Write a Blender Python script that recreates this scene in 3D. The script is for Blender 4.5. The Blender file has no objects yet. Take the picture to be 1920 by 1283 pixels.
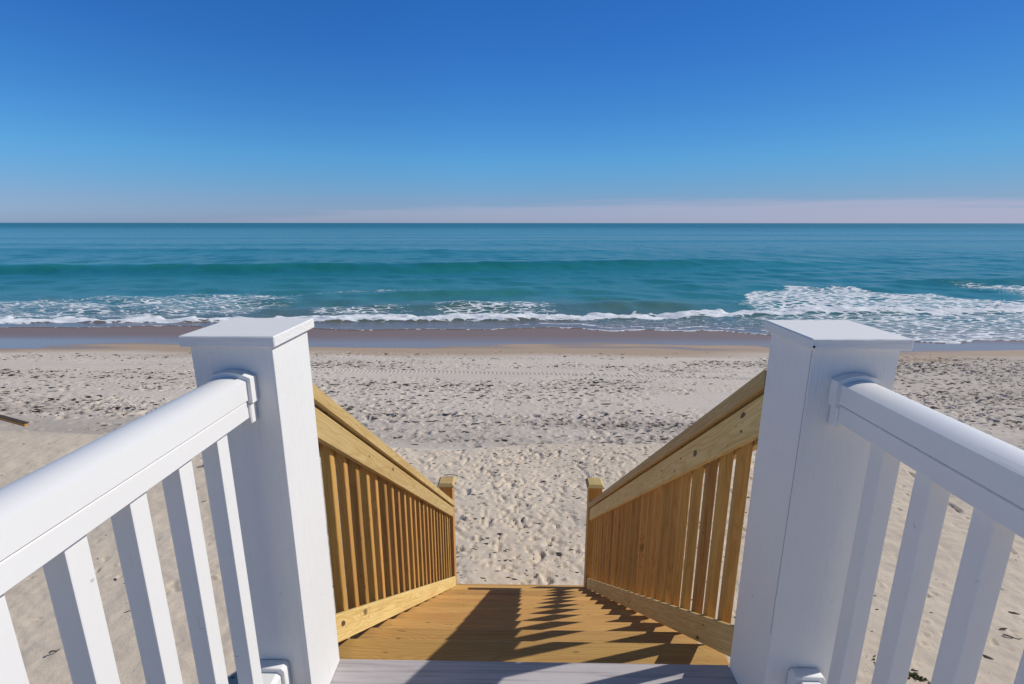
import bpy, bmesh, math, random
import numpy as np
from mathutils import Matrix, Vector

random.seed(7)
rng = np.random.default_rng(11)
SC = bpy.context.scene
COL = SC.collection
Z0 = 4.5                       # eye height above the sea
PITCH, YAW, ROLL = 13.564, 0.987, -0.034

# ------------------------------------------------------------------ camera
cam_d = bpy.data.cameras.new("camera")
cam_d.sensor_width = 36.0
cam_d.lens = 36.0 * 925.5 / 1920.0
cam_d.clip_start = 0.02
cam_d.clip_end = 60000
cam = bpy.data.objects.new("camera", cam_d)
COL.objects.link(cam)
cam.location = (0, 0, Z0)
cam.rotation_euler = (Matrix.Rotation(math.radians(YAW), 3, 'Z')
                      @ Matrix.Rotation(math.radians(90 - PITCH), 3, 'X')
                      @ Matrix.Rotation(math.radians(-ROLL), 3, 'Z')).to_euler()
SC.camera = cam

# ------------------------------------------------------------------ light
SX, SY = 1.205, 0.32           # horizontal run of the sun ray per metre of height
EL = math.atan(1 / math.hypot(SX, SY))
sun_dir = Vector((SX, SY, 1)).normalized()
sun_d = bpy.data.lights.new("sun", 'SUN')
sun_d.energy = 3.9
sun_d.angle = math.radians(0.53)
sun_d.color = (1.0, 0.955, 0.89)
sun = bpy.data.objects.new("sun", sun_d)
COL.objects.link(sun)
sun.rotation_euler = sun_dir.to_track_quat('Z', 'Y').to_euler()
sun.location = (5, 5, 20)

world = bpy.data.worlds.new("World")
SC.world = world
world.use_nodes = True
wn, wl = world.node_tree.nodes, world.node_tree.links
wn.clear()
wout = wn.new('ShaderNodeOutputWorld')
bg = wn.new('ShaderNodeBackground')
sky = wn.new('ShaderNodeTexSky')
sky.sky_type = 'NISHITA'
sky.sun_disc = False
sky.sun_elevation = EL
sky.sun_rotation = math.atan2(SX, SY)
sky.air_density = 1.0
sky.dust_density = 0.3
sky.ozone_density = 2.0
bg.inputs['Strength'].default_value = 0.13
tc = wn.new('ShaderNodeTexCoord')
sep = wn.new('ShaderNodeSeparateXYZ')
wl.new(tc.outputs['Generated'], sep.inputs[0])
ramp = wn.new('ShaderNodeValToRGB')      # colour of the clear air by elevation, as a tint on the sky
cr = ramp.color_ramp
WR = [(0.0, (.33, .48, .97)), (.015, (.33, .475, .93)), (.04, (.315, .467, .85)), (.068, (.275, .50, .84)), (.116, (.235, .56, .89)),
      (.207, (.180, .510, .91)), (.29, (.15, .47, .93)), (.36, (.132, .46, .93)), (.6, (.2, .43, .66)), (1.0, (.30, .40, .48))]
while len(cr.elements) < len(WR):
    cr.elements.new(0.5)
for e, (p, c) in zip(cr.elements, WR):
    e.position = p
    e.color = (*c, 1)
wl.new(sep.outputs['Z'], ramp.inputs[0])
def wmath(op, a, b, clamp=False):
    n = wn.new('ShaderNodeMath'); n.operation = op; n.use_clamp = clamp
    for i, v in enumerate((a, b)):
        if isinstance(v, (int, float)): n.inputs[i].default_value = v
        else: wl.new(v, n.inputs[i])
    return n.outputs[0]
mul = wn.new('ShaderNodeMix'); mul.data_type = 'RGBA'; mul.blend_type = 'MULTIPLY'
mul.inputs[0].default_value = 1
side = wn.new('ShaderNodeMapRange'); wl.new(sep.outputs['X'], side.inputs[0])     # the photo's sky is evener towards the sun
for k_, v_ in enumerate((-.1, .85, 1.0, .60)): side.inputs[k_ + 1].default_value = v_
sk = wn.new('ShaderNodeVectorMath'); sk.operation = 'SCALE'
wl.new(sky.outputs[0], sk.inputs[0]); wl.new(side.outputs[0], sk.inputs['Scale'])
wl.new(sk.outputs[0], mul.inputs[6]); wl.new(ramp.outputs[0], mul.inputs[7])
# low bank of pale cloud on the horizon: direction-based, soft and streaky
mp = wn.new('ShaderNodeMapping'); mp.inputs['Scale'].default_value = (2.2, 2.2, 60)
wl.new(tc.outputs['Generated'], mp.inputs[0])
nz = wn.new('ShaderNodeTexNoise'); nz.inputs['Scale'].default_value = 1.7; nz.inputs['Detail'].default_value = 6
wl.new(mp.outputs[0], nz.inputs['Vector'])
# top of the bank (elevation) rises towards +x, wobbling with the noise
az = wmath('MULTIPLY', sep.outputs['X'], 0.030)
hump = wmath('MULTIPLY', wmath('MULTIPLY', sep.outputs['X'], sep.outputs['X']), -0.050)
top = wmath('ADD', wmath('ADD', az, 0.040), hump)
top = wmath('ADD', top, wmath('MULTIPLY', wmath('SUBTRACT', nz.outputs[0], 0.5), 0.030))
d = wmath('SUBTRACT', top, sep.outputs['Z'])
cm = wmath('MULTIPLY', d, 75.0, True)
amt = wmath('MULTIPLY', wmath('ADD', wmath('MULTIPLY', sep.outputs['X'], 0.5), 0.55, True), 0.78, True)
cm = wmath('MULTIPLY', cm, amt, True)
cmix = wn.new('ShaderNodeMix'); cmix.data_type = 'RGBA'
wl.new(cm, cmix.inputs[0]); wl.new(mul.outputs[2], cmix.inputs[6])
CLOUD = cmix.inputs[7]
CLOUD.default_value = (3.5, 3.5, 4.7, 1)
wl.new(cmix.outputs[2], bg.inputs['Color'])
wl.new(bg.outputs[0], wout.inputs[0])

SC.view_settings.view_transform = 'Standard'
SC.view_settings.look = 'None'
SC.view_settings.exposure = 0
SC.view_settings.gamma = 1

# ------------------------------------------------------------------ node helper
class NT:
    def __init__(s, name):
        s.m = bpy.data.materials.new(name); s.m.use_nodes = True
        s.n, s.l = s.m.node_tree.nodes, s.m.node_tree.links
        s.b = s.n['Principled BSDF']
        s.out = s.n['Material Output']
    def put(s, sock, v):
        if isinstance(v, bpy.types.NodeSocket): s.l.new(v, sock)
        elif isinstance(v, (tuple, list)) and len(v) == 3 and sock.type == 'RGBA': sock.default_value = (*v, 1)
        else: sock.default_value = v
    def math(s, op, a, b=0.0, c=None, clamp=False):
        n = s.n.new('ShaderNodeMath'); n.operation = op; n.use_clamp = clamp
        s.put(n.inputs[0], a); s.put(n.inputs[1], b)
        if c is not None: s.put(n.inputs[2], c)
        return n.outputs[0]
    def mix(s, f, a, b, mode='MIX'):
        n = s.n.new('ShaderNodeMix'); n.data_type = 'RGBA'; n.blend_type = mode
        s.put(n.inputs[0], f); s.put(n.inputs[6], a); s.put(n.inputs[7], b)
        return n.outputs[2]
    def noise(s, vec, scale, detail=4, rough=.55, out='Fac', dist=0.0):
        n = s.n.new('ShaderNodeTexNoise')
        s.put(n.inputs['Vector'], vec); n.inputs['Scale'].default_value = scale
        n.inputs['Detail'].default_value = detail; n.inputs['Roughness'].default_value = rough
        n.inputs['Distortion'].default_value = dist
        return n.outputs[out]
    def vor(s, vec, scale, feature='F1'):
        n = s.n.new('ShaderNodeTexVoronoi'); n.feature = feature
        s.put(n.inputs['Vector'], vec); n.inputs['Scale'].default_value = scale
        return n.outputs[0]
    def mapr(s, v, a, b, c=0.0, d=1.0, smooth=False):
        n = s.n.new('ShaderNodeMapRange'); n.clamp = True
        if smooth: n.interpolation_type = 'SMOOTHSTEP'
        s.put(n.inputs[0], v)
        for i, x in enumerate((a, b, c, d)): s.put(n.inputs[i + 1], x)
        return n.outputs[0]
    def coord(s, which='Object'):
        return s.n.new('ShaderNodeTexCoord').outputs[which]
    def scale(s, vec, sc, loc=(0, 0, 0), rot=(0, 0, 0)):
        n = s.n.new('ShaderNodeMapping'); s.put(n.inputs[0], vec)
        n.inputs['Scale'].default_value = sc; n.inputs['Location'].default_value = loc
        n.inputs['Rotation'].default_value = rot
        return n.outputs[0]
    def attr(s, name, out='Fac'):
        n = s.n.new('ShaderNodeAttribute'); n.attribute_name = name
        return n.outputs[out]
    def bump(s, h, strength=.3, dist=.01, normal=None):
        n = s.n.new('ShaderNodeBump'); s.put(n.inputs['Height'], h)
        n.inputs['Strength'].default_value = strength; n.inputs['Distance'].default_value = dist
        if normal: s.l.new(normal, n.inputs['Normal'])
        return n.outputs[0]
    def sep(s, vec):
        n = s.n.new('ShaderNodeSeparateXYZ'); s.put(n.inputs[0], vec); return n.outputs
    def comb(s, x, y, z):
        n = s.n.new('ShaderNodeCombineXYZ')
        for i, v in enumerate((x, y, z)): s.put(n.inputs[i], v)
        return n.outputs[0]
    def set(s, **k):
        for a, v in k.items():
            s.put(s.b.inputs[a.replace('_', ' ')], v)
        return s.m

def mat_wood(name, light, mid, dark, knots=1.0, ring=1.0, rough=.6):
    t = NT(name)
    g = t.attr('grain', 'Vector')
    rnd = t.n.new('ShaderNodeObjectInfo').outputs['Random']
    sx = t.sep(g)
    low = t.noise(t.scale(g, (1.6, 7, 7)), 1.0, 3, .5, 'Color')
    ls = t.sep(low)
    W = t.math('ADD', sx[1], t.math('MULTIPLY', t.math('SUBTRACT', ls[0], .5), .10))
    T = t.math('ADD', sx[2], t.math('MULTIPLY', t.math('SUBTRACT', ls[1], .5), .10))
    T = t.math('ADD', T, .045)
    r = t.math('SQRT', t.math('ADD', t.math('MULTIPLY', W, W), t.math('MULTIPLY', T, T)))
    # knots push the rings apart
    kv = t.vor(t.scale(g, (2.4, 4.5, 1.0)), 1.0)
    k = t.mapr(kv, .02, .09, 1, 0, True)
    kh = t.mapr(kv, .04, .30, 1, 0, True)
    r2 = t.math('ADD', r, t.math('MULTIPLY', kh, .018))
    s = t.math('SINE', t.math('MULTIPLY', r2, 760.0 * ring))
    s = t.mapr(s, -1, 1, 0, 1)
    s = t.math('POWER', s, 2.2)
    fib = t.noise(t.scale(g, (3, 170, 170)), 1.0, 4, .65)
    blot = t.noise(t.scale(g, (2.2, 9, 9)), 1.0, 3)
    c = t.mix(t.math('MULTIPLY', s, .62), light, mid)
    c = t.mix(t.mapr(fib, .45, .68, 0, .8), c, mid)
    c = t.mix(t.mapr(fib, .58, .74, 0, .55), c, dark)
    c = t.mix(t.mapr(blot, .45, .75, 0, .5), c, dark)
    if knots:
        c = t.mix(t.math('MULTIPLY', k, .85 * knots), c, (.075, .035, .014))
        ringk = t.mapr(t.math('ABSOLUTE', t.math('SUBTRACT', kv, .125)), 0, .03, .5, 0)
        c = t.mix(t.math('MULTIPLY', ringk, knots), c, dark)
    speck = t.mapr(t.noise(t.scale(g, (30, 90, 90)), 1.0, 1), .72, .78, 0, .6)
    c = t.mix(speck, c, (.12, .07, .03))
    hsv = t.n.new('ShaderNodeHueSaturation')
    t.put(hsv.inputs['Color'], c)
    t.put(hsv.inputs['Value'], t.mapr(rnd, 0, 1, .74, 1.16))
    t.put(hsv.inputs['Hue'], t.mapr(t.math('FRACT', t.math('MULTIPLY', rnd, 7.3)), 0, 1, .496, .508))
    h = t.math('ADD', t.math('MULTIPLY', s, -.5), t.math('MULTIPLY', fib, .8))
    t.set(Base_Color=hsv.outputs[0], Roughness=t.mapr(fib, .3, .7, rough - .08, rough + .12),
          Normal=t.bump(h, .25, .0015))
    t.b.inputs['Specular IOR Level'].default_value = .35
    return t.m

def mat_white(name, grain_tex, rough=.5, dirt=.5):
    t = NT(name)
    g = t.attr('grain', 'Vector')
    c = (.80, .785, .755)
    ob = t.coord('Object')
    sm = t.noise(ob, 3.0, 5, .6)
    c = t.mix(t.mapr(sm, .45, .8, 0, .35), c, (.71, .69, .66))
    sp = t.noise(t.scale(ob, (1, 1, 1)), 34.0, 3, .6)
    c = t.mix(t.math('MULTIPLY', t.mapr(sp, .73, .77, 0, .7), dirt), c, (.28, .23, .18))
    sc = t.noise(t.scale(g, (7, 60, 60), rot=(0, 0, .5)), 1.0, 2, .5)
    c = t.mix(t.math('MULTIPLY', t.mapr(sc, .70, .78, 0, .4), dirt), c, (.42, .38, .34))
    if grain_tex:
        f = t.noise(t.scale(g, (9, 190, 190)), 1.0, 4, .65, dist=.4)
        f2 = t.noise(t.scale(g, (3, 75, 75)), 1.0, 2, .5)
        h = t.math('ADD', f, t.math('MULTIPLY', f2, .7))
        t.set(Base_Color=c, Roughness=rough, Normal=t.bump(h, .6, .0032))
    else:
        f = t.noise(ob, 220.0, 2)
        t.set(Base_Color=c, Roughness=rough, Normal=t.bump(f, .03, .0006))
    return t.m

M = {}
M['pine'] = mat_wood('treated_pine', (.74, .53, .235), (.56, .36, .125), (.48, .28, .085))
M['pine_tread'] = mat_wood('pine_tread', (.62, .365, .125), (.47, .24, .07), (.44, .21, .06), knots=.6, ring=1.5)
M['pine_dark'] = mat_wood('pine_baluster', (.60, .33, .095), (.46, .22, .05), (.34, .14, .03), knots=.7)
M['white_grain'] = mat_white('white_woodgrain_pvc', True, .55)
M['white_vinyl'] = mat_white('white_vinyl', False, .36, .8)
M['white_plain'] = mat_white('white_trim', False, .5, .3)

def mat_deck():
    t = NT('grey_composite_decking')
    g = t.attr('grain', 'Vector')
    f = t.noise(t.scale(g, (3.0, 90, 90)), 1.0, 4, .6, dist=.8)
    st = t.mapr(f, .50, .64, 0, 1)
    bl = t.noise(t.scale(g, (3, 12, 12)), 1.0, 3)
    c = t.mix(t.mapr(bl, .3, .7), (.42, .385, .385), (.50, .455, .45))
    c = t.mix(t.math('MULTIPLY', st, .55), c, (.24, .21, .20))
    t.set(Base_Color=c, Roughness=.62, Normal=t.bump(f, .25, .002))
    return t.m
M['deck'] = mat_deck()

def mat_simple(name, c, rough=.7, c2=None, metallic=0.0, sc=30):
    t = NT(name)
    n = t.noise(t.coord('Object'), sc, 3)
    t.set(Base_Color=t.mix(n, c, c2 or tuple(x * .6 for x in c)), Roughness=rough, Metallic=metallic)
    return t.m
M['screw'] = mat_simple('dark_screw', (.05, .04, .035), .5, metallic=.6)
M['knot'] = mat_simple('pine_knot', (.20, .09, .032), .6, (.05, .02, .01), sc=160)
M['seam'] = mat_simple('seam_shadow_gap', (.22, .21, .21), .8)
M['twig'] = mat_simple('twig_bark', (.10, .07, .045), .9)
M['weed_and_shade'] = mat_simple('dry_weed_and_shade_brown', (.085, .065, .048), .9, (.035, .027, .02), sc=9)  # dry weed brown, also the colour of flecks standing for small shadows
M['weed_green'] = mat_simple('green_seaweed', (.16, .15, .03), .6, (.05, .04, .02), sc=40)
M['shell'] = mat_simple('bleached_shell', (.75, .70, .62), .5)

def mat_sand():
    t = NT('beach_sand')
    ob = t.coord('Object'); s = t.sep(ob)
    wet = t.attr('wet'); tone = t.attr('tone')
    big = t.noise(t.scale(ob, (.25, .6, 1)), 1.0, 4)
    fine = t.noise(ob, 95.0, 3, .7)
    mid = t.noise(ob, 14.0, 4, .6)
    dune = t.mix(t.mapr(big, .3, .7), (.63, .525, .40), (.69, .585, .46))
    beach = t.mix(t.mapr(big, .3, .7), (.60, .53, .455), (.68, .60, .515))
    c = t.mix(t.attr('berm'), beach, dune)
    c = t.mix(tone, c, (.30, .265, .235))
    c = t.mix(t.mapr(fine, .35, .7, 0, .30), c, (.42, .34, .26))
    c = t.mix(t.mapr(mid, .5, .75, 0, .22), c, (.40, .33, .27))
    gr = t.mapr(t.noise(ob, 210.0, 1, .5), .69, .73, 0, .55)
    c = t.mix(gr, c, (.12, .10, .09))
    damp = t.mix(t.mapr(mid, .3, .7), (.40, .30, .21), (.44, .335, .245))
    c = t.mix(t.mapr(wet, .0, .45), c, damp)
    c = t.mix(t.mapr(wet, .5, 1.0), c, (.27, .185, .145))
    ys_ = t.math('ADD', s[1], t.math('MULTIPLY', t.noise(t.scale(ob, (.12, .6, 1)), 1.0, 3), 1.6))
    near = t.mapr(ys_, 17.9, 19.8)
    c = t.mix(near, c, (.235, .155, .11))
    rough = t.math('ADD', t.mapr(wet, .45, .95, .9, .18), t.math('MULTIPLY', near, .30))
    h = t.math('ADD', fine, t.math('MULTIPLY', mid, 2.2))
    amp = t.mapr(wet, .1, .6, 1, .02)
    nb = t.bump(t.math('MULTIPLY', h, amp), .5, .006)
    t.set(Base_Color=c, Roughness=rough, Normal=nb)
    t.put(t.b.inputs['Specular IOR Level'], t.mapr(wet, .4, .9, .15, .6))
    return t.m
M['sand'] = mat_sand()

def mat_sea():
    t = NT('sea_water')
    ob = t.coord('Object'); s = t.sep(ob)
    shal = t.attr('shallow'); foam = t.attr('foam'); dist = t.attr('far')
    v = t.scale(ob, (.5, 1.0, 1.0))
    n1 = t.noise(v, .12, 3, .5)
    n2 = t.noise(v, 1.1, 5, .62)
    n3 = t.noise(v, 5.5, 4, .6)
    patch = t.noise(t.scale(ob, (.012, .05, 1)), 1.0, 4, .5)
    deep = t.mix(t.mapr(patch, .35, .65), (.012, .160, .165), (.020, .205, .195))
    far = t.mix(t.mapr(patch, .35, .65), (.009, .125, .145), (.014, .160, .168))
    c = t.mix(dist, deep, far)
    c = t.mix(t.mapr(shal, .0, .45), c, (.045, .205, .20))
    c = t.mix(t.mapr(shal, .4, .85), c, (.13, .15, .125))
    c = t.mix(t.mapr(shal, .8, 1.0), c, (.20, .145, .11))
    # foam: lacy cells, denser with the foam amount
    fv = t.scale(ob, (.42, 1.0, 1.0))
    dn = t.noise(fv, 2.2, 3, .6, 'Color')
    fvv = t.mix(.20, fv, dn, 'ADD')
    l1 = t.noise(fvv, 2.6, 6, .72)
    l2 = t.noise(fvv, 10.0, 4, .7)
    ce = t.n.new('ShaderNodeTexVoronoi'); ce.feature = 'DISTANCE_TO_EDGE'
    t.put(ce.inputs['Vector'], fvv); ce.inputs['Scale'].default_value = 3.2
    web = t.mapr(ce.outputs[0], .0, .22, .22, -.10)
    lace = t.math('ADD', t.math('ADD', t.math('MULTIPLY', l1, .62), t.math('MULTIPLY', l2, .38)), web)
    th = t.math('SUBTRACT', 1.0, foam)
    th = t.mapr(th, 0, 1, .20, .82)
    m = t.math('SUBTRACT', lace, th)
    fm = t.mapr(m, -.015, .075, 0, 1)
    fm = t.math('MULTIPLY', fm, t.mapr(foam, .02, .10))
    fc = t.mix(t.mapr(l2, .35, .65), (.62, .66, .69), (.90, .90, .90))
    c2 = t.mix(fm, c, fc)
    rough = t.mix(fm, t.mix(dist, (.16, .16, .16), (.34, .34, .34)), (.8, .8, .8))
    hh = t.math('ADD', t.math('MULTIPLY', n1, .5), t.math('ADD', t.math('MULTIPLY', n2, .6), t.math('MULTIPLY', n3, .26)))
    calm = t.mapr(shal, .75, 1.0, 1, .12)
    hh = t.math('MULTIPLY', hh, calm)
    hh = t.math('ADD', hh, t.math('MULTIPLY', fm, t.math('MULTIPLY', l2, .25)))
    t.set(Base_Color=c2, Roughness=t.sep(rough)[0], Normal=t.bump(hh, .75, .22), IOR=1.33)
    t.put(t.b.inputs['Specular IOR Level'], t.mapr(fm, 0, 1, .5, .1))
    return t.m
M['sea'] = mat_sea()

# ------------------------------------------------------------------ object helpers
def link(o, parent=None):
    COL.objects.link(o)
    if parent: o.parent = parent
    return o

def thing(name, label, cat, base, group=None):
    o = bpy.data.objects.new(name, None); link(o)
    o.empty_display_size = .1
    o.location = (base[0], base[1], base[2] + Z0)
    o['label'] = label; o['category'] = cat
    o['base'] = base
    if group: o['group'] = group
    return o

def base_of(o):
    while o and 'base' not in o: o = o.parent
    return Vector(o['base']) if o else Vector((0, 0, -Z0))

def finish(name, bm, mat, parent, smooth=False, grain_axis=1, label=None):
    """coordinates are relative to the eye; stored relative to the thing's base"""
    me = bpy.data.meshes.new(name)
    bmesh.ops.recalc_face_normals(bm, faces=bm.faces)
    off = Vector((random.uniform(-9, 9), random.uniform(-.03, .03), random.uniform(-.02, .02)))
    cs = [v.co.copy() for v in bm.verts]
    cen = sum(cs, Vector()) / len(cs)
    if 'pre' in dir(bm): pass
    b = base_of(parent) if parent else Vector((0, 0, -Z0))
    g = []
    for v in bm.verts:
        q = v.co - cen
        if grain_axis == 'slope': q = Vector((q.y * 1.25, q.z + .752 * q.y, q.x))
        elif grain_axis == 0: q = Vector((q.x, q.y, q.z))
        elif grain_axis == 1: q = Vector((q.y, q.x, q.z))
        else: q = Vector((q.z, q.x, q.y))
        g.append(q + off)
        v.co -= b
    bm.to_mesh(me); bm.free()
    at = me.attributes.new('grain', 'FLOAT_VECTOR', 'POINT')
    at.data.foreach_set('vector', np.array(g, dtype=np.float32).ravel())
    me.materials.append(mat)
    if smooth:
        me.polygons.foreach_set('use_smooth', [True] * len(me.polygons))
    o = bpy.data.objects.new(name, me); link(o, parent)
    if label: o['label'] = label
    return o

def bbox(x0, x1, y0, y1, z0, z1, bev=.002, seg=1):
    bm = bmesh.new()
    bmesh.ops.create_cube(bm, size=1)
    for v in bm.verts:
        v.co = Vector(((x0 + x1) / 2 + v.co.x * (x1 - x0), (y0 + y1) / 2 + v.co.y * (y1 - y0), (z0 + z1) / 2 + v.co.z * (z1 - z0)))
    if bev: bmesh.ops.bevel(bm, geom=bm.edges[:], offset=bev, segments=seg, affect='EDGES', profile=.6)
    return bm

def extrude_y(profile, y0, y1, bev=0, slope=0.0):
    """profile [(x,z)...] extruded along y; z sheared by slope*y"""
    bm = bmesh.new()
    a = [bm.verts.new((x, y0, z)) for x, z in profile]
    b = [bm.verts.new((x, y1, z)) for x, z in profile]
    n = len(profile)
    bm.faces.new(a); bm.faces.new(b[::-1])
    for i in range(n): bm.faces.new((a[i], b[i], b[(i + 1) % n], a[(i + 1) % n]))
    if bev: bmesh.ops.bevel(bm, geom=bm.edges[:], offset=bev, segments=1, affect='EDGES')
    if slope:
        for v in bm.verts: v.co.z += slope * v.co.y
    return bm

def tube(pts, r, seg=6):
    bm = bmesh.new(); rings = []
    for i, p in enumerate(pts):
        p = Vector(p)
        d = (Vector(pts[min(i + 1, len(pts) - 1)]) - Vector(pts[max(i - 1, 0)])).normalized()
        u = d.cross(Vector((0, 0, 1))).normalized() if abs(d.z) < .95 else Vector((1, 0, 0))
        w = d.cross(u)
        rr = r[i] if isinstance(r, (list, tuple)) else r
        rings.append([bm.verts.new(p + (u * math.cos(a) + w * math.sin(a)) * rr) for a in [k * 2 * math.pi / seg for k in range(seg)]])
    for A, B in zip(rings, rings[1:]):
        for k in range(seg): bm.faces.new((A[k], A[(k + 1) % seg], B[(k + 1) % seg], B[k]))
    bm.faces.new(rings[0][::-1]); bm.faces.new(rings[-1])
    return bm

def screw(parent, p, axis='x', r=.0035):
    a = Vector(p); n = {'x': Vector((1, 0, 0)), 'y': Vector((0, -1, 0)), '-x': Vector((-1, 0, 0)), 'z': Vector((0, 0, 1))}[axis]
    bm = tube([a - n * .004, a + n * .0012], r, 8) if axis != 'z' else tube([a - n * .004, a + n * .0012], r, 8)
    return finish('screw', bm, M['screw'], parent)

# pixel ray of the 1920 px photograph -> direction, used to find where things stand on the ground
def ray(u, v):
    f, p, yw = 925.5, math.radians(PITCH), math.radians(YAW)
    X = (u - 960) / f; U = -(v - 641.5) / f
    Y = math.cos(p) + U * math.sin(p); z = -math.sin(p) + U * math.cos(p)
    return X * math.cos(yw) - Y * math.sin(yw), X * math.sin(yw) + Y * math.cos(yw), z
def onz(u, v, z):
    r = ray(u, v); return r[0] * z / r[2], r[1] * z / r[2]

# ------------------------------------------------------------------ sand
SEA = -4.5
def sstep(a, b, t):
    t = np.clip((t - a) / (b - a), 0, 1); return t * t * (3 - 2 * t)
def spec_noise(ny, nx, dy, dx, lx, ly, seed, power=1.6):
    """smooth random field, correlation lengths lx, ly, unit std"""
    r = np.random.default_rng(seed)
    w = np.fft.rfft2(r.standard_normal((ny, nx)))
    ky = np.fft.fftfreq(ny, dy)[:, None]; kx = np.fft.rfftfreq(nx, dx)[None, :]
    k2 = (kx * lx) ** 2 + (ky * ly) ** 2
    a = np.fft.irfft2(w / (1 + k2 * 6) ** power, s=(ny, nx))
    return (a - a.mean()) / a.std()

class Tex:
    def __init__(s, x0, x1, y0, y1, d):
        s.x0, s.y0, s.d = x0, y0, d
        s.nx = int((x1 - x0) / d) + 1; s.ny = int((y1 - y0) / d) + 1
        s.X = x0 + np.arange(s.nx) * d; s.Y = y0 + np.arange(s.ny) * d
        s.a = np.zeros((s.ny, s.nx))
    def stamp(s, x, y, ang, L, W, depth, rim=.35, kind='oval'):
        R = max(L, W) * 1.7
        i0 = int((x - R - s.x0) / s.d); i1 = int((x + R - s.x0) / s.d) + 1
        j0 = int((y - R - s.y0) / s.d); j1 = int((y + R - s.y0) / s.d) + 1
        if i0 < 0 or j0 < 0 or i1 >= s.nx or j1 >= s.ny: return
        xx = s.X[i0:i1][None, :] - x; yy = s.Y[j0:j1][:, None] - y
        c, sn = math.cos(ang), math.sin(ang)
        u = (xx * c + yy * sn) / (L / 2); v = (-xx * sn + yy * c) / (W / 2)
        if kind == 'shoe': v = v / (1 - .28 * np.exp(-((u + .15) / .35) ** 2)) ; 
        r = np.sqrt(u * u + v * v)
        if kind == 'shoe': r = (np.abs(u) ** 2.6 + np.abs(v) ** 2.6) ** (1 / 2.6)
        wob = 1 + .13 * np.sin(3 * np.arctan2(v, u) + x * 9) + .08 * np.sin(5 * np.arctan2(v, u) + y * 11)
        r = r / wob
        h = -depth * (1 - sstep(.82, 1.0, r)) + depth * rim * np.exp(-((r - 1.22) / .17) ** 2) * (1 + .6 * np.sin(2 * np.arctan2(v, u) + x * 5))
        if kind == 'shoe': h += depth * .22 * np.sin(u * 17) * (1 - sstep(.6, .95, r))
        s.a[j0:j1, i0:i1] += h
    def sample(s, x, y):
        fx = np.clip((x - s.x0) / s.d, 0, s.nx - 1.001); fy = np.clip((y - s.y0) / s.d, 0, s.ny - 1.001)
        i = fx.astype(int); j = fy.astype(int); a = fx - i; b = fy - j
        A = s.a
        return (A[np.ix_(j, i)] * np.outer(1 - b, 1 - a) + A[np.ix_(j, i + 1)] * np.outer(1 - b, a)
                + A[np.ix_(j + 1, i)] * np.outer(b, 1 - a) + A[np.ix_(j + 1, i + 1)] * np.outer(b, a))

GZ = -3.12
# upper sand: footprints round the stair foot, wind ripples at the sides
T1 = Tex(-11.5, 11.5, 1.4, 7.4, .0125)
rr = random.Random(5)
T1.a += spec_noise(T1.ny, T1.nx, T1.d, T1.d, .9, .9, 1) * .012
T1.a += spec_noise(T1.ny, T1.nx, T1.d, T1.d, .045, .045, 12) * .0016
FIELD = spec_noise(T1.ny, T1.nx, T1.d, T1.d, .10, .10, 13)
T1.a += spec_noise(T1.ny, T1.nx, T1.d, T1.d, .16, .16, 2) * .0035
rip = spec_noise(T1.ny, T1.nx, T1.d, T1.d, .9, .9, 3)
XX, YY = np.meshgrid(T1.X, T1.Y)
T1.a += .0022 * np.sin((YY * 1.0 + XX * .35) * 40 + rip * 9 + FIELD * .6) * sstep(1.0, 2.6, np.abs(XX)) * (.6 + .4 * np.sin(rip * 2))
def dens(x, y):
    c = math.exp(-((x - .1) / (1.3 + .35 * (y - 3))) ** 2)
    return c
n = 0
while n < 210:                                     # shoe prints in the trodden part
    x = rr.uniform(-4.2, 4.2); y = rr.uniform(3.3, 6.5)
    if rr.random() > dens(x, y): continue
    n += 1
    T1.stamp(x, y, math.pi / 2 + rr.gauss(0, .55), rr.uniform(.15, .21), rr.uniform(.055, .08), rr.uniform(.006, .020), .45, 'shoe')
n = 0
while n < 2600:                                     # scuffs, clods, toe marks
    x = rr.uniform(-5.5, 5.5); y = rr.uniform(3.0, 6.6)
    if rr.random() > dens(x, y) * .9 + .08: continue
    n += 1
    T1.stamp(x, y, rr.uniform(0, math.pi), rr.uniform(.025, .11) * rr.choice((.6, 1)), rr.uniform(.018, .034), rr.uniform(.006, .030) * rr.choice((1, 1, 1, -.6)), .35)
for k in range(70):                                # curved ridges pushed up by feet
    x = rr.gauss(.1, 1.1); y = rr.uniform(3.5, 6.0)
    a = rr.uniform(0, 6.28); R = rr.uniform(.05, .10)
    for j in range(9):
        t = a + j * .16
        T1.stamp(x + R * math.cos(t), y + R * math.sin(t), t + 1.57, .035, .018, -.011, -.3)
for sx_ in (-1, 1):                                # a few tracks at the sides
    for k in range(4):
        x = sx_ * rr.uniform(1.8, 6.5); y = rr.uniform(2.0, 3.6); a = rr.uniform(.4, 2.6)
        for j in range(9):
            px, py = x + j * .36 * math.cos(a), y + j * .36 * math.sin(a)
            if abs(px) > 9 or not 1.6 < py < 6.6: continue
            sd = .07 * (1 if j % 2 else -1)
            if rr.random() < (.85 if sx_ > 0 else .22):
                T1.stamp(px - sd * math.sin(a), py + sd * math.cos(a), a + rr.gauss(0, .1), .19, .075, rr.uniform(.012, .028) * (1 if sx_ > 0 else .5), .4, 'shoe')
for k in range(520):
    x = rr.uniform(-10, 10); y = rr.uniform(1.6, 7.0)
    if x < 0 and rr.random() < .72: continue
    T1.stamp(x, y, rr.uniform(-.5, .5), rr.uniform(.02, .09), rr.uniform(.012, .03), rr.uniform(.004, .016), .3)

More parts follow.
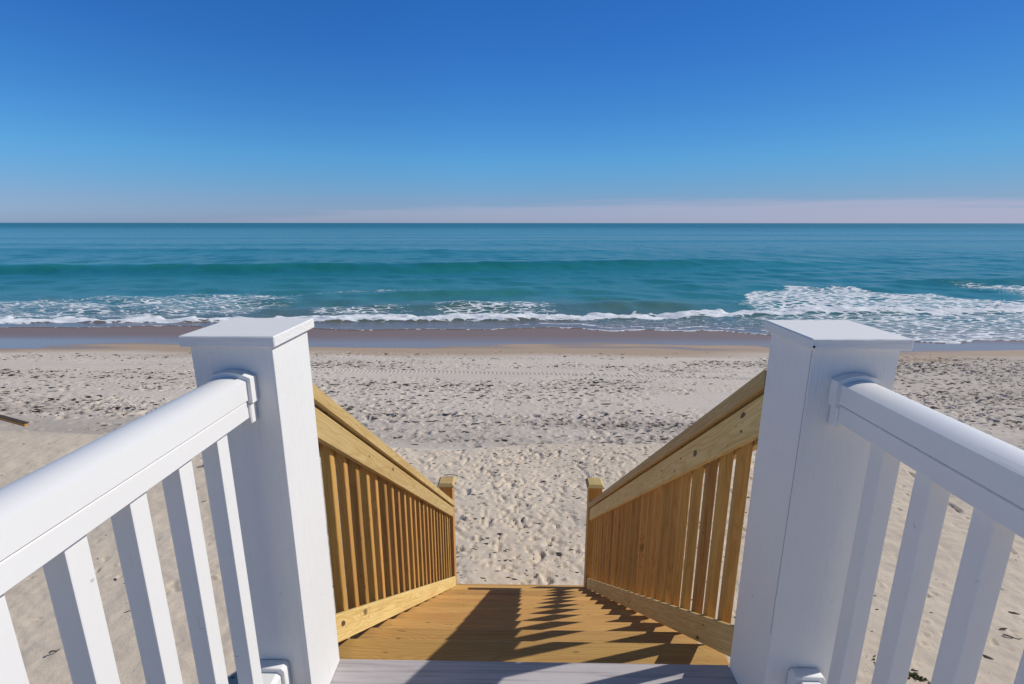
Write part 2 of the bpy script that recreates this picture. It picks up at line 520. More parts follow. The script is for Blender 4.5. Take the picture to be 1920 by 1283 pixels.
# lower beach: trampled and pocked all over, tyre tracks along the shore
T2 = Tex(-30, 30, 6.2, 19.5, .025)
XX2, YY2 = np.meshgrid(T2.X, T2.Y)
def stamp_field(T, count, weight, L, W, depth, angs, seed, rim=.35):
    r = np.random.default_rng(seed)
    for ang in angs:
        imp = np.zeros((T.ny, T.nx)); c = count // len(angs)
        jj = r.integers(0, T.ny, c * 3); ii = r.integers(0, T.nx, c * 3)
        keep = r.random(c * 3) < weight[jj, ii]
        jj, ii = jj[keep][:c], ii[keep][:c]
        np.add.at(imp, (jj, ii), depth * 1.35 * r.uniform(.2, 1.5, len(jj)))
        m = int(max(L, W) * 1.6 / T.d) + 1
        g = np.arange(-m, m + 1) * T.d
        xx, yy = np.meshgrid(g, g); cc, sn = math.cos(ang), math.sin(ang)
        u = (xx * cc + yy * sn) / (L / 2); v = (-xx * sn + yy * cc) / (W / 2); q = np.sqrt(u * u + v * v)
        ker = -(1 - sstep(.68, 1.02, q)) + rim * np.exp(-((q - 1.3) / .25) ** 2)
        K = np.zeros_like(imp); K[:2 * m + 1, :2 * m + 1] = ker
        K = np.roll(K, (-m, -m), (0, 1))
        T.a += np.fft.irfft2(np.fft.rfft2(imp) * np.fft.rfft2(K), s=imp.shape)
# how trampled: two bands along the shore, rough patch to the right
pn = spec_noise(T2.ny, T2.nx, T2.d, T2.d, 2.4, .45, 21)
band = .30 + .55 * np.exp(-((YY2 - 9.2) / 1.6) ** 2) + .25 * np.exp(-((YY2 - 12.6) / 1.8) ** 2)
rightp = sstep(7.5, 10.5, XX2 + .3 * (YY2 - 9)) * sstep(15.6, 14.2, YY2)
leftc = sstep(-3, -6, XX2) * sstep(8.8, 8.2, YY2)
W2 = np.clip(band - .08 + .26 * pn + .55 * rightp - .3 * leftc, .05, 1) * sstep(15.9, 14.9, YY2 + .25 * pn) * sstep(6.6, 7.6, YY2)
W2 = np.clip(W2, 0, 1)
stamp_field(T2, 5200, W2 ** 1.5, .21, .065, .020, (-.2, .05, .3, 2.9), 31)
stamp_field(T2, 12000, W2, .13, .038, .014, (-.3, 0, .2, 2.8), 32)
stamp_field(T2, 6500, W2 * (.15 + .85 * rightp), .26, .075, .030, (-.2, .15, .4), 33)
stamp_field(T2, 26000, np.clip(W2 * 1.3, 0, 1), .075, .032, .013, (-.3, .1, .6, 1.5), 36)
stamp_field(T2, 7000, np.clip(W2 * np.exp(-((YY2 - 8.6) / 1.3) ** 2) * (1 + .5 * pn), 0, 1), .20, .06, .034, (-.2, .05, .25), 35)
stamp_field(T2, 20000, W2, .05, .032, -.009, (0.0, 1.2), 34, 0)
T2.a += spec_noise(T2.ny, T2.nx, T2.d, T2.d, 1.6, .5, 22) * .012 * sstep(16.5, 14.5, YY2)
T2.a += spec_noise(T2.ny, T2.nx, T2.d, T2.d, .11, .08, 23) * .0055 * W2
def track(yc, w, amp):
    tc_ = yc(XX2); dd = YY2 - tc_
    inb = np.exp(-(dd / w) ** 4)
    T2.a[:] = T2.a * (1 - .65 * inb) + inb * (-.012 + amp * np.sin(XX2 * 2 * math.pi / .11 + np.sign(dd) * 1.2 + dd * 30))
track(lambda x: 12.35 - .055 * x - .004 * x * x, .12, .016)
track(lambda x: 13.0 - .055 * x - .004 * x * x, .10, .006)

def wl_damp(x):      # where the damp sand starts
    return 15.05 + .25 * np.sin(x * .33) + .18 * np.sin(x * .9 + 1) + .4 * sstep(10, 20, x)
def water_edge(x):   # where the sheet of water starts
    return 20.6 + .35 * np.sin(x * .35 + .4) + .16 * np.sin(x * 1.1) - 2.1 * sstep(8.5, 15.0, x) - .45 * sstep(1, 4, x) - .2 * sstep(2, 3, x)* np.sin(x*2.1)
PY = [-60, -10, 3.0, 6.0, 6.56, 6.74, 7.1, 9, 12, 15, 17, 19, 21, 23, 27, 35, 60, 200]
PZ = [-2.4, -2.9, -3.12, -3.12, -3.13, -3.22, -3.40, -3.58, -3.80, -4.03, -4.18, -4.33, -4.44, -4.52, -4.9, -5.5, -7.5, -12]
def berm_y(x):       # wobble of the low scarp
    return .10 * np.sin(x * .7) + .06 * np.sin(x * 2.3 + 1) - .25 * np.exp(-((x + 9) / 3) ** 2) * 0 + .32 * sstep(-3.0, -8, x)
def sand_base(x, y):
    yy = y[:, None] - berm_y(x)[None, :] * np.exp(-((y[:, None] - 6.5) / 2.0) ** 2)
    return np.interp(yy, PY, PZ)

def lines(segs):
    out = []
    for a, b, d in segs:
        n = max(1, int(round((b - a) / d))); out += list(np.linspace(a, b, n, endpoint=False))
    out.append(segs[-1][1]); return np.array(out)
def grow(a, b, d0, k):
    out = [a]; d = d0
    while out[-1] + d < b: out.append(out[-1] + d); d *= k
    out.append(b); return np.array(out)

def grid_obj(name, xs, ys, Z, mat, attrs):
    nx, ny = len(xs), len(ys)
    co = np.empty((ny, nx, 3), dtype=np.float32)
    co[..., 0] = xs[None, :]; co[..., 1] = ys[:, None]; co[..., 2] = Z + Z0
    idx = np.arange(nx * ny, dtype=np.int32).reshape(ny, nx)
    q = np.stack([idx[:-1, :-1], idx[:-1, 1:], idx[1:, 1:], idx[1:, :-1]], -1).reshape(-1, 4)
    me = bpy.data.meshes.new(name)
    me.vertices.add(nx * ny); me.vertices.foreach_set('co', co.ravel())
    me.loops.add(q.size); me.loops.foreach_set('vertex_index', q.ravel())
    me.polygons.add(len(q)); me.polygons.foreach_set('loop_start', np.arange(0, q.size, 4, dtype=np.int32))
    me.polygons.foreach_set('use_smooth', np.ones(len(q), dtype=bool))
    me.update(calc_edges=True)
    for k, a in attrs.items():
        at = me.attributes.new(k, 'FLOAT', 'POINT'); at.data.foreach_set('value', a.astype(np.float32).ravel())
    me.materials.append(mat)
    o = bpy.data.objects.new(name, me); link(o)
    o['kind'] = 'structure'
    return o

r1 = grow(24, 900, .3, 1.16)
half = lines([(0, 9, .02), (9, 24, .042)])
xs = np.concatenate([-r1[::-1], -half[::-1][1:-1] , half, r1[1:]])
xs = np.unique(np.round(xs, 5))
ys = np.unique(np.concatenate([-grow(-1.6, 60, .4, 1.3)[::-1], lines([(1.6, 7.2, .0145), (7.2, 13, .027), (13, 16.5, .036), (16.5, 26, .12), (26, 60, 2)]), np.array([100., 200.])]))
Z = sand_base(xs, ys)
inx1 = sstep(11.3, 10.2, np.abs(xs))
f1 = np.outer(sstep(1.6, 2.0, ys) * sstep(7.2, 6.7, ys), inx1)
f2 = np.outer(sstep(6.4, 7.0, ys) * sstep(19.3, 17.5, ys), sstep(29.5, 26, np.abs(xs)))
Z = Z + T1.sample(xs, ys) * f1 + T2.sample(xs, ys) * f2
Xg, Yg = np.meshgrid(xs, ys)
wd = wl_damp(Xg)
wnz = Tex(-40, 40, 13, 24, .1); wnz.a = spec_noise(wnz.ny, wnz.nx, .1, .1, 2.6, .5, 71)
wv = wnz.sample(xs, ys)
wet = .45 * sstep(-.6, .5, Yg - wd + .2 * wv) + .55 * sstep(.75, 1.7, Yg - wd - .3 * np.sin(Xg * .21 + 2) + .45 * wv)
tn = T2.a * 0 + .10 * np.clip(pn, 0, 2) + .46 * np.exp(-((YY2 - 8.0 - .3 * np.sin(XX2 * .5)) / .9) ** 2) * (.7 + .3 * np.clip(pn, -1, 1)) + .32 * rightp
tn += .22 * leftc
T3 = Tex(-30, 30, 6.2, 19.5, .025); T3.a = np.clip(tn, 0, 1)
tone = T3.sample(xs, ys) * np.outer(sstep(6.7, 7.0, ys) * sstep(16.5, 15, ys), sstep(29.5, 26, np.abs(xs)))
berm = sstep(.12, -.05, (Yg - berm_y(Xg)[...]) - 6.71)
grid_obj('sand', xs, ys, Z, M['sand'], {'wet': wet, 'tone': tone, 'berm': berm})

def ground(x, y):
    return float(sand_base(np.array([x]), np.array([y]))[0, 0])

# ------------------------------------------------------------------ sea
h_ = lines([(0, 70, .17)])
g_ = grow(70, 16000, .4, 1.16)
xs = np.unique(np.round(np.concatenate([-g_[::-1], -h_[::-1], h_, g_]), 4))
ys = np.unique(np.concatenate([lines([(17.0, 30, .07), (30, 60, .14)]), grow(60, 22000, .3, 1.035)]))
Xg, Yg = np.meshgrid(xs, ys)
def px_curve(pts, z=SEA):
    P = [onz(u, v, z) for u, v in pts]; a = np.array([p[0] for p in P]); b = np.array([p[1] for p in P])
    return lambda x: np.interp(x, a, b)
def swell(yc, wf, wb, amp, x0, x1, soft):
    """ridge: wf width of the face towards the shore, wb of the back"""
    d = Yg - yc
    s = np.where(d < 0, np.exp(-(d / wf) ** 2), np.exp(-(d / wb) ** 2))
    win = 1 / (1 + np.exp(-(Xg - x0) / soft)) / (1 + np.exp((Xg - x1) / soft))
    return amp * s * win
wob = .35 * np.sin(Xg * .11) + .2 * np.sin(Xg * .31 + 1)
Zs = np.full_like(Xg, SEA)
cA = px_curve([(0, 511), (480, 508), (960, 502), (1280, 497), (1560, 492), (1920, 490)])
Zs += swell(cA(Xg) - .4 + .5 * wob, 1.9, 6.0, .68, -140, 30, 6.0)
cB = px_curve([(0, 575), (480, 556), (700, 553), (1080, 546), (1400, 543), (1920, 540)])
Zs += swell(cB(Xg) - .5 + .4 * wob, .8, 2.6, .25, -14.5, 4.5, 1.6)
cC = px_curve([(640, 582), (960, 579), (1280, 577), (1500, 572), (1920, 560)])
Zs += swell(cC(Xg) + .4, .9, 1.8, .24, -9, 11.0, 1.0)
cD = px_curve([(1500, 535), (1750, 531), (1920, 531)])
Zs += swell(cD(Xg) + .5 + .3 * wob, 1.4, 3.0, .45, 32, 90, 3)
cE = px_curve([(1000, 556), (1500, 540), (1920, 548)])
Zs += swell(cE(Xg) + 1.0, 1.2, 2.5, .16, 11, 26, 2)
for v0, amp, wf, wb, x0, x1, s in [(470, .6, 4, 9, -130, 12, 12), (459, .45, 5, 12, -300, -10, 20), (452, .5, 7, 15, -60, 180, 25), (447, .5, 8, 18, -300, 60, 30),
                                   (441, .6, 10, 24, -200, 400, 40), (436, .7, 14, 34, -500, 80, 60), (431, .9, 20, 50, -100, 700, 80), (427, 1.1, 30, 70, -900, 900, 90),
                                   (482, .16, 2.5, 6, 5, 80, 6), (521, .10, 1.6, 3, -60, -4, 4), (528, .08, 1.6, 3, 6, 40, 4), (422.5, 1.6, 60, 130, -2500, 2500, 200)]:
    yc = onz(960, v0, SEA)[1]
    Zs += swell(yc + wob * 2 + yc * .035 * np.sin(Xg / yc * 1.7 + v0), wf, wb, amp * .62, x0, x1, s)
# chop
rs = np.random.default_rng(3)
for k in range(46):
    lam = rs.uniform(.55, 4.5); a = rs.normal(math.pi / 2, .55); k_ = 2 * math.pi / lam
    amp = .0055 * lam ** .9 * np.exp(-Yg / (28 * lam))
    Zs += amp * np.sin(k_ * (Xg * math.cos(a) + Yg * math.sin(a)) + rs.uniform(0, 6.28)) * sstep(21.5, 26, Yg)
# foam amount
def region(lo, hi, xa, xb, se=.5, sxn=1.0):
    return (sstep(-se, se, Yg - lo(Xg)) * sstep(se, -se, Yg - hi(Xg))) / (1 + np.exp(-(Xg - xa) / sxn)) / (1 + np.exp((Xg - xb) / sxn))
NF = Tex(-48, 48, 17, 45, .08)
NF.a = spec_noise(NF.ny, NF.nx, .08, .08, .9, .5, 61)
NG = Tex(-48, 48, 17, 45, .08)
NG.a = spec_noise(NG.ny, NG.nx, .08, .08, .32, .22, 62)
nf, ng = NF.sample(xs, ys), NG.sample(xs, ys)
jag = .16 * nf + .10 * ng + .22 * np.sin(Xg * 1.7 + .5 * np.sin(Xg * .6)) + .13 * np.sin(Xg * 4.3 + 1.2) + .07 * np.sin(Xg * 9.7)
foam = np.zeros_like(Xg)
lo = px_curve([(-200, 610), (0, 609), (300, 607), (600, 605), (960, 602), (1280, 596), (1500, 590), (1920, 587), (2200, 586)])
hi = px_curve([(-200, 599), (0, 598), (300, 598), (600, 594), (960, 590), (1280, 586), (1500, 580), (1920, 576), (2200, 575)])
bore = region(lambda x: lo(x) + jag * .35, lambda x: hi(x) - .3 + jag * .8, -400, 400, .28)
foam = np.maximum(foam, bore * 1.05)
foam = foam * (1 - .10 * np.clip(nf + .3, 0, 2))
Zs += bore * (.11 + .03 * nf + .035 * ng)
l1 = px_curve([(-200, 600), (0, 600), (500, 594)]); h1 = px_curve([(-200, 572), (0, 567), (200, 556), (480, 553), (600, 556)])
foam = np.maximum(foam, region(l1, lambda x: h1(x) + jag, -400, -13.4, .9, .6) * (.36 + .05 * nf))
l2 = px_curve([(640, 590), (1020, 588)]); h2 = px_curve([(640, 577), (810, 573), (1020, 574), (1100, 583)])
foam = np.maximum(foam, region(l2, lambda x: h2(x) + jag, -4.6, 1.8, .5, .35) * (.38 + .06 * nf))
foam = np.maximum(foam, region(l2, lambda x: h2(x) - .8 + jag, -11, -6.5, .4, .5) * .42)
l3 = px_curve([(1280, 588), (1920, 586), (2300, 586)]); h3 = px_curve([(1280, 583), (1390, 566), (1405, 549), (1480, 541), (1560, 540), (1650, 546), (1760, 555), (1880, 562), (1960, 560), (2300, 556)])
foam = np.maximum(foam, region(l3, lambda x: h3(x) + jag * 1.2, 12.6, 400, .5, .35) * (.56 + .06 * nf))
l4 = px_curve([(1760, 536), (1850, 552), (1920, 560), (2300, 575)]); h4 = px_curve([(1760, 532), (1920, 537), (2300, 538)])
foam = np.maximum(foam, region(l4, lambda x: h4(x) + jag, 33, 400, .6, 1.0) * .58)
crest = np.exp(-((Yg - cB(Xg) - .2) / .5) ** 2) * (1 / (1 + np.exp(-(Xg + 14.5) / 1)) / (1 + np.exp((Xg + 5.5) / 1.0)))
foam = np.maximum(foam, crest * .30)
# swash in front of the bore
we = water_edge(Xg)
sw = sstep(.0, .3, Yg - we) * sstep(.3, -.3, Yg - lo(Xg))
foam = np.maximum(foam, sw * (.08 + .14 * sstep(1, 5, Xg) + .20 * sstep(10, 15, Xg)))
edge = np.exp(-((Yg - we - .10 - .05 * np.sin(Xg * 6)) / .085) ** 2)
foam = np.maximum(foam, edge * (.30 + .5 * sstep(.5, 3, Xg)))
e2 = np.exp(-((Yg - we - 1.0 - .25 * np.sin(Xg * .8) - .1 * np.sin(Xg * 2.7)) / .10) ** 2) * sstep(-2, 1, Xg)
foam = np.maximum(foam, e2 * .62)
foam = np.clip(foam, 0, 1.05)
# water sheet runs up the wet sand
sb = sand_base(xs, ys)
sheet = sb + .014 + .012 * edge
Zs = np.where(Yg > we, np.maximum(Zs, sheet), sb - .06)
shallow = np.clip(1 - (Yg - we) / 24.0, 0, 1) ** 1.6
shallow = np.where(Yg < we + 2.4, .82 + .18 * (1 - (Yg - we) / 2.4), shallow * .92)
shallow = np.clip(shallow, 0, 1)
far = sstep(60, 700, Yg)
grid_obj('sea', xs, ys, Zs, M['sea'], {'foam': foam, 'shallow': shallow, 'far': far})

# ------------------------------------------------------------------ deck
DK = -1.1
deck = thing('deck', 'grey composite deck floor at the head of the stairs between the two white railings', 'deck', (0.04, 0, GZ))
y = 1.045
k = 0
while y > -1.5:
    yb = y - .128
    finish('deck_board', bbox(-.63, .715, yb, y, DK - .024, DK, .003, 2), M['deck'], deck, grain_axis=0)
    y = yb - .005; k += 1
finish('rim_joist', bbox(-.62, .70, .995, 1.028, DK - .20, DK - .026), M['pine_dark'], deck, grain_axis=0)
for x0 in (-.62, .02, .67):
    finish('joist', bbox(x0, x0 + .033, -1.5, .994, DK - .20, DK - .026), M['pine_dark'], deck, grain_axis=1)
for sx_ in (-.50, .49):
    for sy_ in (.84, -1.2):
        finish('support_post', bbox(sx_, sx_ + .12, sy_, sy_ + .12, GZ - .4, DK - .202), M['pine_dark'], deck, grain_axis=2)

# ------------------------------------------------------------------ staircase
G, R_, Y0s = .1975, .1470, 1.0605
NT_ = 13
stairs = thing('staircase', 'wooden stairs of yellow pine treads going down from the grey deck to the sand', 'stairs', (0.03, 2.2, GZ))
for i in range(1, NT_ + 1):
    zt = DK - i * R_
    y1 = Y0s + i * G
    if i == NT_: y1 = 3.625
    y0 = Y0s + (i - 1) * G - .028
    mid = (y0 + y1) / 2
    finish('tread', bbox(-.585, .615, y0, y1, zt - .034, zt, .004, 2), M['pine_tread'], stairs, grain_axis=0)
    finish('riser', bbox(-.583, .613, y0 + .003, y0 + .020, zt + .0008, zt + R_ - .036, .001), M['pine_tread'], stairs, grain_axis=0) if i > 1 else None
finish('riser', bbox(-.583, .613, 1.0295, 1.040, DK - R_ + .001, DK - .0255, .001), M['pine_tread'], stairs, grain_axis=0)
for x0 in (-.552, .0, .545):      # sawtooth stringers
    prof = []
    for i in range(1, NT_ + 1):
        zt = DK - i * R_ - .036
        y0 = Y0s + (i - 1) * G - .008
        prof += [(y0 + .0005, zt), (Y0s + i * G - .009, zt)]
    ye = prof[-1][0]
    prof += [(ye, GZ - .15), (ye - .25, GZ - .15), (1.046, DK - R_ - .30)]
    bm = bmesh.new()
    a = [bm.verts.new((x0, p[0], p[1])) for p in prof]; b = [bm.verts.new((x0 + .035, p[0], p[1])) for p in prof]
    bm.faces.new(a); bm.faces.new(b[::-1])
    for i in range(len(prof)): bm.faces.new((a[i], b[i], b[(i + 1) % len(prof)], a[(i + 1) % len(prof)]))
    finish('stringer', bm, M['pine_dark'], stairs, grain_axis='slope')

SL = -.752
def stair_railing(side):
    s = side                                      # -1 left, +1 right
    xb = -.513 if s < 0 else .543                 # inner face of the boards
    lab = ('pine stair railing with sunlit boards on the left of the steps' if s < 0
           else 'pine stair railing with shaded inner boards on the right of the steps')
    t = thing('stair_railing', lab, 'stair railing', (xb, 2.2, GZ), 'pine railings beside the steps')
    def X(a, b):                                  # distances outward from the inner face
        p, q = xb + s * a, xb + s * b
        return (min(p, q), max(p, q))
    ya = 1.041
    x0, x1 = X(-.012, .105)
    finish('handrail', extrude_y([(x0, .428), (x1, .428), (x1, .475), (x0, .475)], ya, 3.429, .004, SL), M['pine'], t, grain_axis='slope')
    x0, x1 = X(0, .0185)
    low = .335 if s < 0 else .322
    finish('upper_rail', extrude_y([(x0, low), (x1, low), (x1, .423), (x0, .423)], ya, 3.414, .003, SL), M['pine'], t, grain_axis='slope')
    x0, x1 = X(0, .0185)
    finish('lower_rail', extrude_y([(x0, -.294), (x1, -.294), (x1, -.200), (x0, -.200)], ya, 3.42, .003, SL), M['pine'], t, grain_axis='slope')
    x0, x1 = X(.0195, .0475)
    start = 1.262 if s < 0 else 1.258
    for k in range(-1 if s < 0 else -2, 22):
        y0 = start + (.0981 if s < 0 else .0960) * k
        y0 = max(1.056, y0 + random.uniform(-.0025, .0025))
        top = .42 + SL * (y0 + .0)
        bot = -.30 + SL * (y0 + .033) + .01
        w = .0275 + random.uniform(-.001, .001)
        bm = bmesh.new()
        bmesh.ops.create_cube(bm, size=1)
        tw = random.uniform(-.02, .02); jx = random.uniform(0, .002) * s
        for v in bm.verts:
            yy = y0 + w / 2 + v.co.y * w
            zz = (.422 if v.co.z > 0 else -.292) + SL * yy
            v.co = Vector(((x0 + x1) / 2 + v.co.x * w + jx, yy, zz))
        bmesh.ops.bevel(bm, geom=bm.edges[:], offset=.0022, segments=1, affect='EDGES')
        finish('baluster', bm, M['pine_dark'], t, grain_axis=2)
    # outer boards the balusters are fixed to
    x0, x1 = X(.049, .078)
    finish('upper_rail', extrude_y([(x0, .325), (x1, .325), (x1, .423), (x0, .423)], ya, 3.42, .003, SL), M['pine'], t, grain_axis='slope')
    # post at the foot
    px = (-.621, -.520) if s < 0 else (.536, .637)
    p = finish('post', bbox(px[0], px[1], 3.43, 3.53, GZ - .4, -1.977, .004, 2), M['pine_dark'], t, grain_axis=2)
    cx0, cx1 = (px[0] - .013, px[1] + .015) if s < 0 else (px[0] - .018, px[1] + .010)
    bm = bmesh.new()
    pr = [(0, -1.976), (0, -1.968), (.016, -1.948)]
    rings = []
    for ins, z in pr:
        rings.append([bm.verts.new(c) for c in ((cx0 + ins, 3.412 + ins, z), (cx1 - ins, 3.412 + ins, z), (cx1 - ins, 3.548 - ins, z), (cx0 + ins, 3.548 - ins, z))])
    bm.faces.new(rings[0][::-1]); bm.faces.new(rings[-1])
    for A, B in zip(rings, rings[1:]):
        for k in range(4): bm.faces.new((A[k], A[(k + 1) % 4], B[(k + 1) % 4], B[k]))
    finish('post_cap', bm, M['pine'], p, grain_axis=1)
    kn = ([(644, 1169, .011), (737, 880, .008), (820, 938, .006), (612, 775, .006)] if s < 0 else
          [(1393, 779, .009), (1303.5, 850, .012), (1390, 809, .004), (1240, 882, .005), (1174, 926, .006), (1265, 883, .004), (1308, 1195, .008), (1180, 1130, .007), (1319, 1172, .004)])
    for u_, v_, r_ in kn:
        q = ray(u_, v_); k_ = xb / q[0]; c_ = Vector((xb, q[1] * k_, q[2] * k_))
        bm = bmesh.new(); ring = []
        for j in range(14):
            a_ = j * 2 * math.pi / 14; rr_ = r_ * random.uniform(.8, 1.15)
            ring.append(bm.verts.new(c_ + Vector((-s * .0009, math.cos(a_) * rr_ * 1.25, math.sin(a_) * rr_ * .9 + SL * math.cos(a_) * rr_ * 1.25))))
        ce_ = bm.verts.new(c_ + Vector((-s * .0016, 0, 0)))
        for j in range(14): bm.faces.new((ring[j], ring[(j + 1) % 14], ce_))
        finish('knot', bm, M['knot'], t)
    for yy in (1.5, 2.35, 3.1):
        for c in (.355, .40):
            screw(t, (xb, yy + c * .1, c + SL * yy), 'x' if s < 0 else '-x', .0032)
    return t
stair_railing(-1); stair_railing(1)

# ------------------------------------------------------------------ white railings
def dome(xc, hw, zb, zs, zp, n=12):
    """rail section: flat sides up to zs, dome to zp"""
    pts = [(xc - hw, zb), (xc + hw, zb)]
    for i in range(n + 1):
        a = math.pi * i / n
        q = 1 - 2 * i / n
        pts.append((xc + hw * q, zs + (zp - zs) * (1 - q * q)))
    return pts
def deck_railing(side):
    s = side
    if s < 0:
        px0, px1, xc = -.6165, -.4620, -.5395
        lab = 'white railing and square post with sunlit inner faces, left of the steps'
    else:
        px0, px1, xc = .5360, .6935, .6165
        lab = 'white railing and square post with bluish shaded inner faces, right of the steps'
    t = thing('deck_railing', lab, 'railing', (xc, .96, DK), 'white railings on the deck')
    yn, yf = .8833, 1.0392
    # post sleeve of four boards with a visible mitre line
    post = finish('post', bbox(px0, px1, yn, yf, DK + .001, -.2235, .0025, 2), M['white_grain'], t, grain_axis=2)
    cap = finish('post_cap', bbox(px0 - .0115, px1 + .0115, yn - .0125, yf + .0125, -.2230, -.2020, .0018), M['white_grain'], post, grain_axis=0)
    if s > 0:
        screw(cap, (px0 - .0115 + .004, yn - .0125, -.2165), 'y', .0022)
        finish('seam', bbox(px0 - .0004, px0 + .002, yn + .0026, yn + .0034, DK + .25, -.226, 0), M['seam'], post)
    yb, ye = -1.35, yn - .0012
    hw = .0335
    finish('top_rail', extrude_y(dome(xc, hw, -.3212, -.2850, -.2768), yb, ye - .004), M['white_vinyl'], t, smooth=True)
    finish('rail_channel', extrude_y([(xc - hw + .003, -.3575), (xc + hw - .003, -.3575), (xc + hw - .003, -.3245), (xc + hw - .009, -.3245), (xc + hw - .009, -.3210), (xc - hw + .009, -.3210), (xc - hw + .009, -.3245), (xc - hw + .003, -.3245)], yb, ye - .006, .0015), M['white_vinyl'], t)
    finish('bottom_rail', extrude_y([(xc - .026, -.992), (xc + .026, -.992), (xc + .026, -.950), (xc + .018, -.943), (xc - .018, -.943), (xc - .026, -.950)], yb, ye - .004, .0012), M['white_vinyl'], t)
    # brackets
    bm = extrude_y(dome(xc, hw + .0075, -.3275, -.2795, -.2680), ye - .0215, ye)
    o = finish('rail_bracket', bm, M['white_plain'], t, smooth=True)
    bm = extrude_y([(xc - hw - .002, -.369), (xc + hw + .002, -.369), (xc + hw + .002, -.3283), (xc - hw - .002, -.3283)], ye - .0215, ye, .002)
    finish('rail_bracket', bm, M['white_plain'], t)
    bm = extrude_y([(xc - .034, -1.0), (xc + .034, -1.0), (xc + .034, -.941), (xc + .028, -.9335), (xc - .028, -.9335), (xc - .034, -.941)], ye - .0235, ye, .0012)
    finish('rail_bracket', bm, M['white_plain'], t)
    start = .487 if s < 0 else .564
    y = start + .098 * (3 if s < 0 else 2)
    while y > -1.3:
        finish('baluster', bbox(xc - .0155, xc + .0155, y, y + .031, -.9425, -.3580, .0022, 2), M['white_vinyl'], t, grain_axis=2)
        y -= .098
    finish('post', bbox(px0, px1, -1.51, -1.352, DK + .001, -.2235, .0025, 2), M['white_grain'], t, grain_axis=2)
    return t
deck_railing(-1); deck_railing(1)
for o in list(COL.objects):       # smooth only the domes, keep the flat faces crisp
    if o.type == 'MESH' and o.name.split('.')[0] in ('top_rail', 'rail_bracket'):
        try: o.data.set_sharp_from_angle(angle=math.radians(32))
        except Exception: pass

# ------------------------------------------------------------------ things on the sand
# plank end coming in at the left edge
pl = thing('wooden_plank', 'brown wooden plank lying at the foot of the bank on the far left edge', 'plank', (-8.1, 7.05, -3.2))
bm = bmesh.new()
bmesh.ops.create_cube(bm, size=1)
e0 = Vector((*onz(50, 800, -3.2), -3.2)); e1 = e0 + Vector((-1.9, .62, .10))
dv = (e1 - e0); L = dv.length; dv.normalize(); sd = dv.cross(Vector((0, 0, 1))).normalized(); up = sd.cross(dv)
for v in bm.verts:
    v.co = e0 + dv * (v.co.x + .5) * L + sd * v.co.y * .05 + up * (v.co.z * .045 + .028)
bmesh.ops.bevel(bm, geom=bm.edges[:], offset=.004, segments=1, affect='EDGES')
finish('board', bm, M['pine_dark'], pl, grain_axis=0)
bm = bmesh.new()
bmesh.ops.create_cube(bm, size=1)
for v in bm.verts:
    v.co = e0 + dv * ((v.co.x + .5) * (L + .02) - .012) + sd * v.co.y * .06 + up * (v.co.z * .012 + .058)
finish('top_strip', bm, M['weed_and_shade'], pl)

def twig(u, v, length, ang, label, z=GZ, r=.004):
    x, y = onz(u, v, z)
    t0 = bpy.data.objects
    pts = []
    a = ang; px_, py_ = x, y
    for k in range(6):
        pts.append((px_, py_, z + .012 + .008 * math.sin(k * 1.3)))
        px_ += math.cos(a) * length / 5; py_ += math.sin(a) * length / 5; a += random.uniform(-.35, .35)
    bm = tube(pts, [r, r, r * .9, r * .8, r * .6, r * .35], 6)
    o = finish('twig', bm, M['twig'], None)
    o['label'] = label; o['category'] = 'twig'; o['group'] = 'twigs lying on the sand'
    return o
twig(370, 878, .26, .25, 'thin dark twig on the smooth sand just left of the left white post', r=.005)
twig(1776, 924, .34, -.35, 'long dark twig lying on the sand right behind the shaded white balusters', r=.007)
twig(1880, 1192, .12, -.7, 'short straight twig between the two rightmost white balusters', r=.005)
twig(868, 968, .14, -.9, 'short dark twig beside the foot post of the left stair railing', r=.006)
twig(833, 893, .34, .10, 'long thin twig behind the cap of the left stair railing post', r=.004)
twig(93, 1228, .06, .9, 'tiny dark twig between the lowest left white balusters', r=.006)

def flake_mesh(pts, size, seed, rise=.012):
    """loose crumbs of weed, plus flecks standing for shade: little bent leaves"""
    r = random.Random(seed); V = []; F = []
    for (x, y, z) in pts:
        s_ = r.uniform(.22, 1.0) ** 2.6 * size * 1.7; a = r.gauss(0, .3); w = s_ * r.uniform(.12, .45)
        n = r.choice((5, 6, 7)); b = len(V)
        V.append((x, y, z + rise * r.uniform(.5, 1.2)))
        for k in range(n):
            t = k * 2 * math.pi / n; q = r.uniform(.6, 1.15)
            dx, dy = s_ * q * math.cos(t), w * q * math.sin(t)
            V.append((x + dx * math.cos(a) - dy * math.sin(a), y + dx * math.sin(a) + dy * math.cos(a), z + r.uniform(-.004, rise * .6)))
        for k in range(n): F.append((b, b + 1 + k, b + 1 + (k + 1) % n))
    return V, F
pts = []
r = random.Random(9)
def hgt(x, y):
    z = ground(x, y)
    return z
xsd = []; tries = 0
while len(xsd) < 11000:
    x = r.uniform(-22, 24); y = r.uniform(7.0, 15.6)
    if abs(x) > y * 1.25 + 1.5: continue
    j = int((y - T2.y0) / T2.d); i = int((x - T2.x0) / T2.d)
    if r.random() > min(1, W2[j, i]) ** 2.6: continue
    xsd.append((x, y, None))
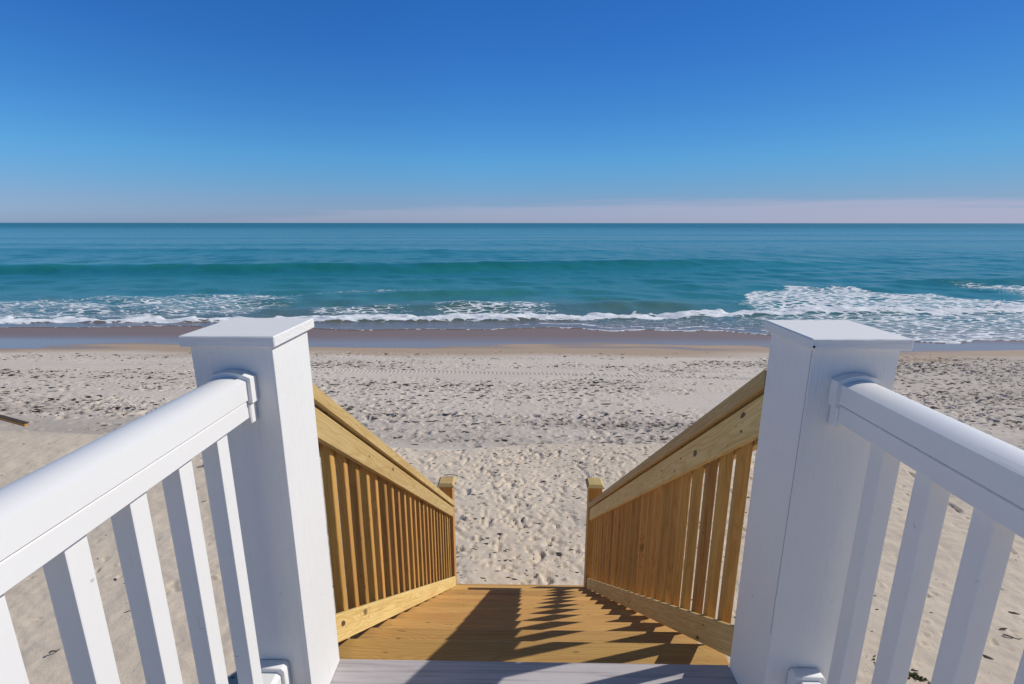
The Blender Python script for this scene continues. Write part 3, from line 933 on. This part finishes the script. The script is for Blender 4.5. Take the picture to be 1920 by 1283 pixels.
for k in range(2300):
    y = r.uniform(2.2, 6.6); x = r.uniform(-9, 9) if k < 1100 else r.gauss(.1, 1.5)
    if x < -.6 and r.random() < .6: continue
    xsd.append((x, y, None))
ax = np.array([p[0] for p in xsd]); ay = np.array([p[1] for p in xsd])
def tex_pt(T, x, y):
    i = np.clip(((x - T.x0) / T.d).astype(int), 0, T.nx - 1); j = np.clip(((y - T.y0) / T.d).astype(int), 0, T.ny - 1)
    return T.a[j, i]
yy = ay - berm_y(ax) * np.exp(-((ay - 6.5) / 2.0) ** 2)
az_ = np.interp(yy, PY, PZ) + np.where(ay < 6.9, tex_pt(T1, ax, ay), tex_pt(T2, ax, ay))
V, F = flake_mesh([p for p in zip(ax, ay, az_) if p[1] > 6.8], .06, 3, .016)
V2, F2 = flake_mesh([p for p in zip(ax, ay, az_) if p[1] <= 6.8], .026, 4, .008)
F += [tuple(i + len(V) for i in f) for f in F2]; V += V2
me = bpy.data.meshes.new('weed_and_shade_flecks')
me.from_pydata([(a, b, c + Z0) for a, b, c in V], [], F); me.materials.append(M['weed_and_shade'])  # dark flecks: part weed, part painted shade of prints and pocks
o = bpy.data.objects.new('weed_and_shade_flecks', me); link(o)
o['kind'] = 'stuff'; o['label'] = 'dark crumbs of dry seaweed and flecks coloured as footprint shade, scattered over the trampled beach'; o['category'] = 'seaweed'

def clump(u, v, label, n, spread, size, mat, seed, z=GZ):
    cx, cy = onz(u, v, z); r = random.Random(seed); P = []
    for k in range(n):
        t = r.gauss(0, 1)
        P.append((cx + t * spread, cy - t * spread * .55 + r.gauss(0, spread * .25), z + r.uniform(0, .012)))
    V, F = flake_mesh(P, size, seed, .02)
    me = bpy.data.meshes.new('seaweed_clump')
    me.from_pydata([(a, b, c + Z0) for a, b, c in V], [], F); me.materials.append(mat)
    o = bpy.data.objects.new('seaweed_clump', me); link(o)
    o['kind'] = 'stuff'; o['label'] = label; o['category'] = 'seaweed'
clump(1698, 1264, 'green brown strand of seaweed on the sand at the bottom right between white balusters', 70, .075, .03, M['weed_green'], 4)
clump(388, 875, 'small dark tuft of dry weed on the sand close to the left white post', 30, .035, .03, M['weed_and_shade'], 5)
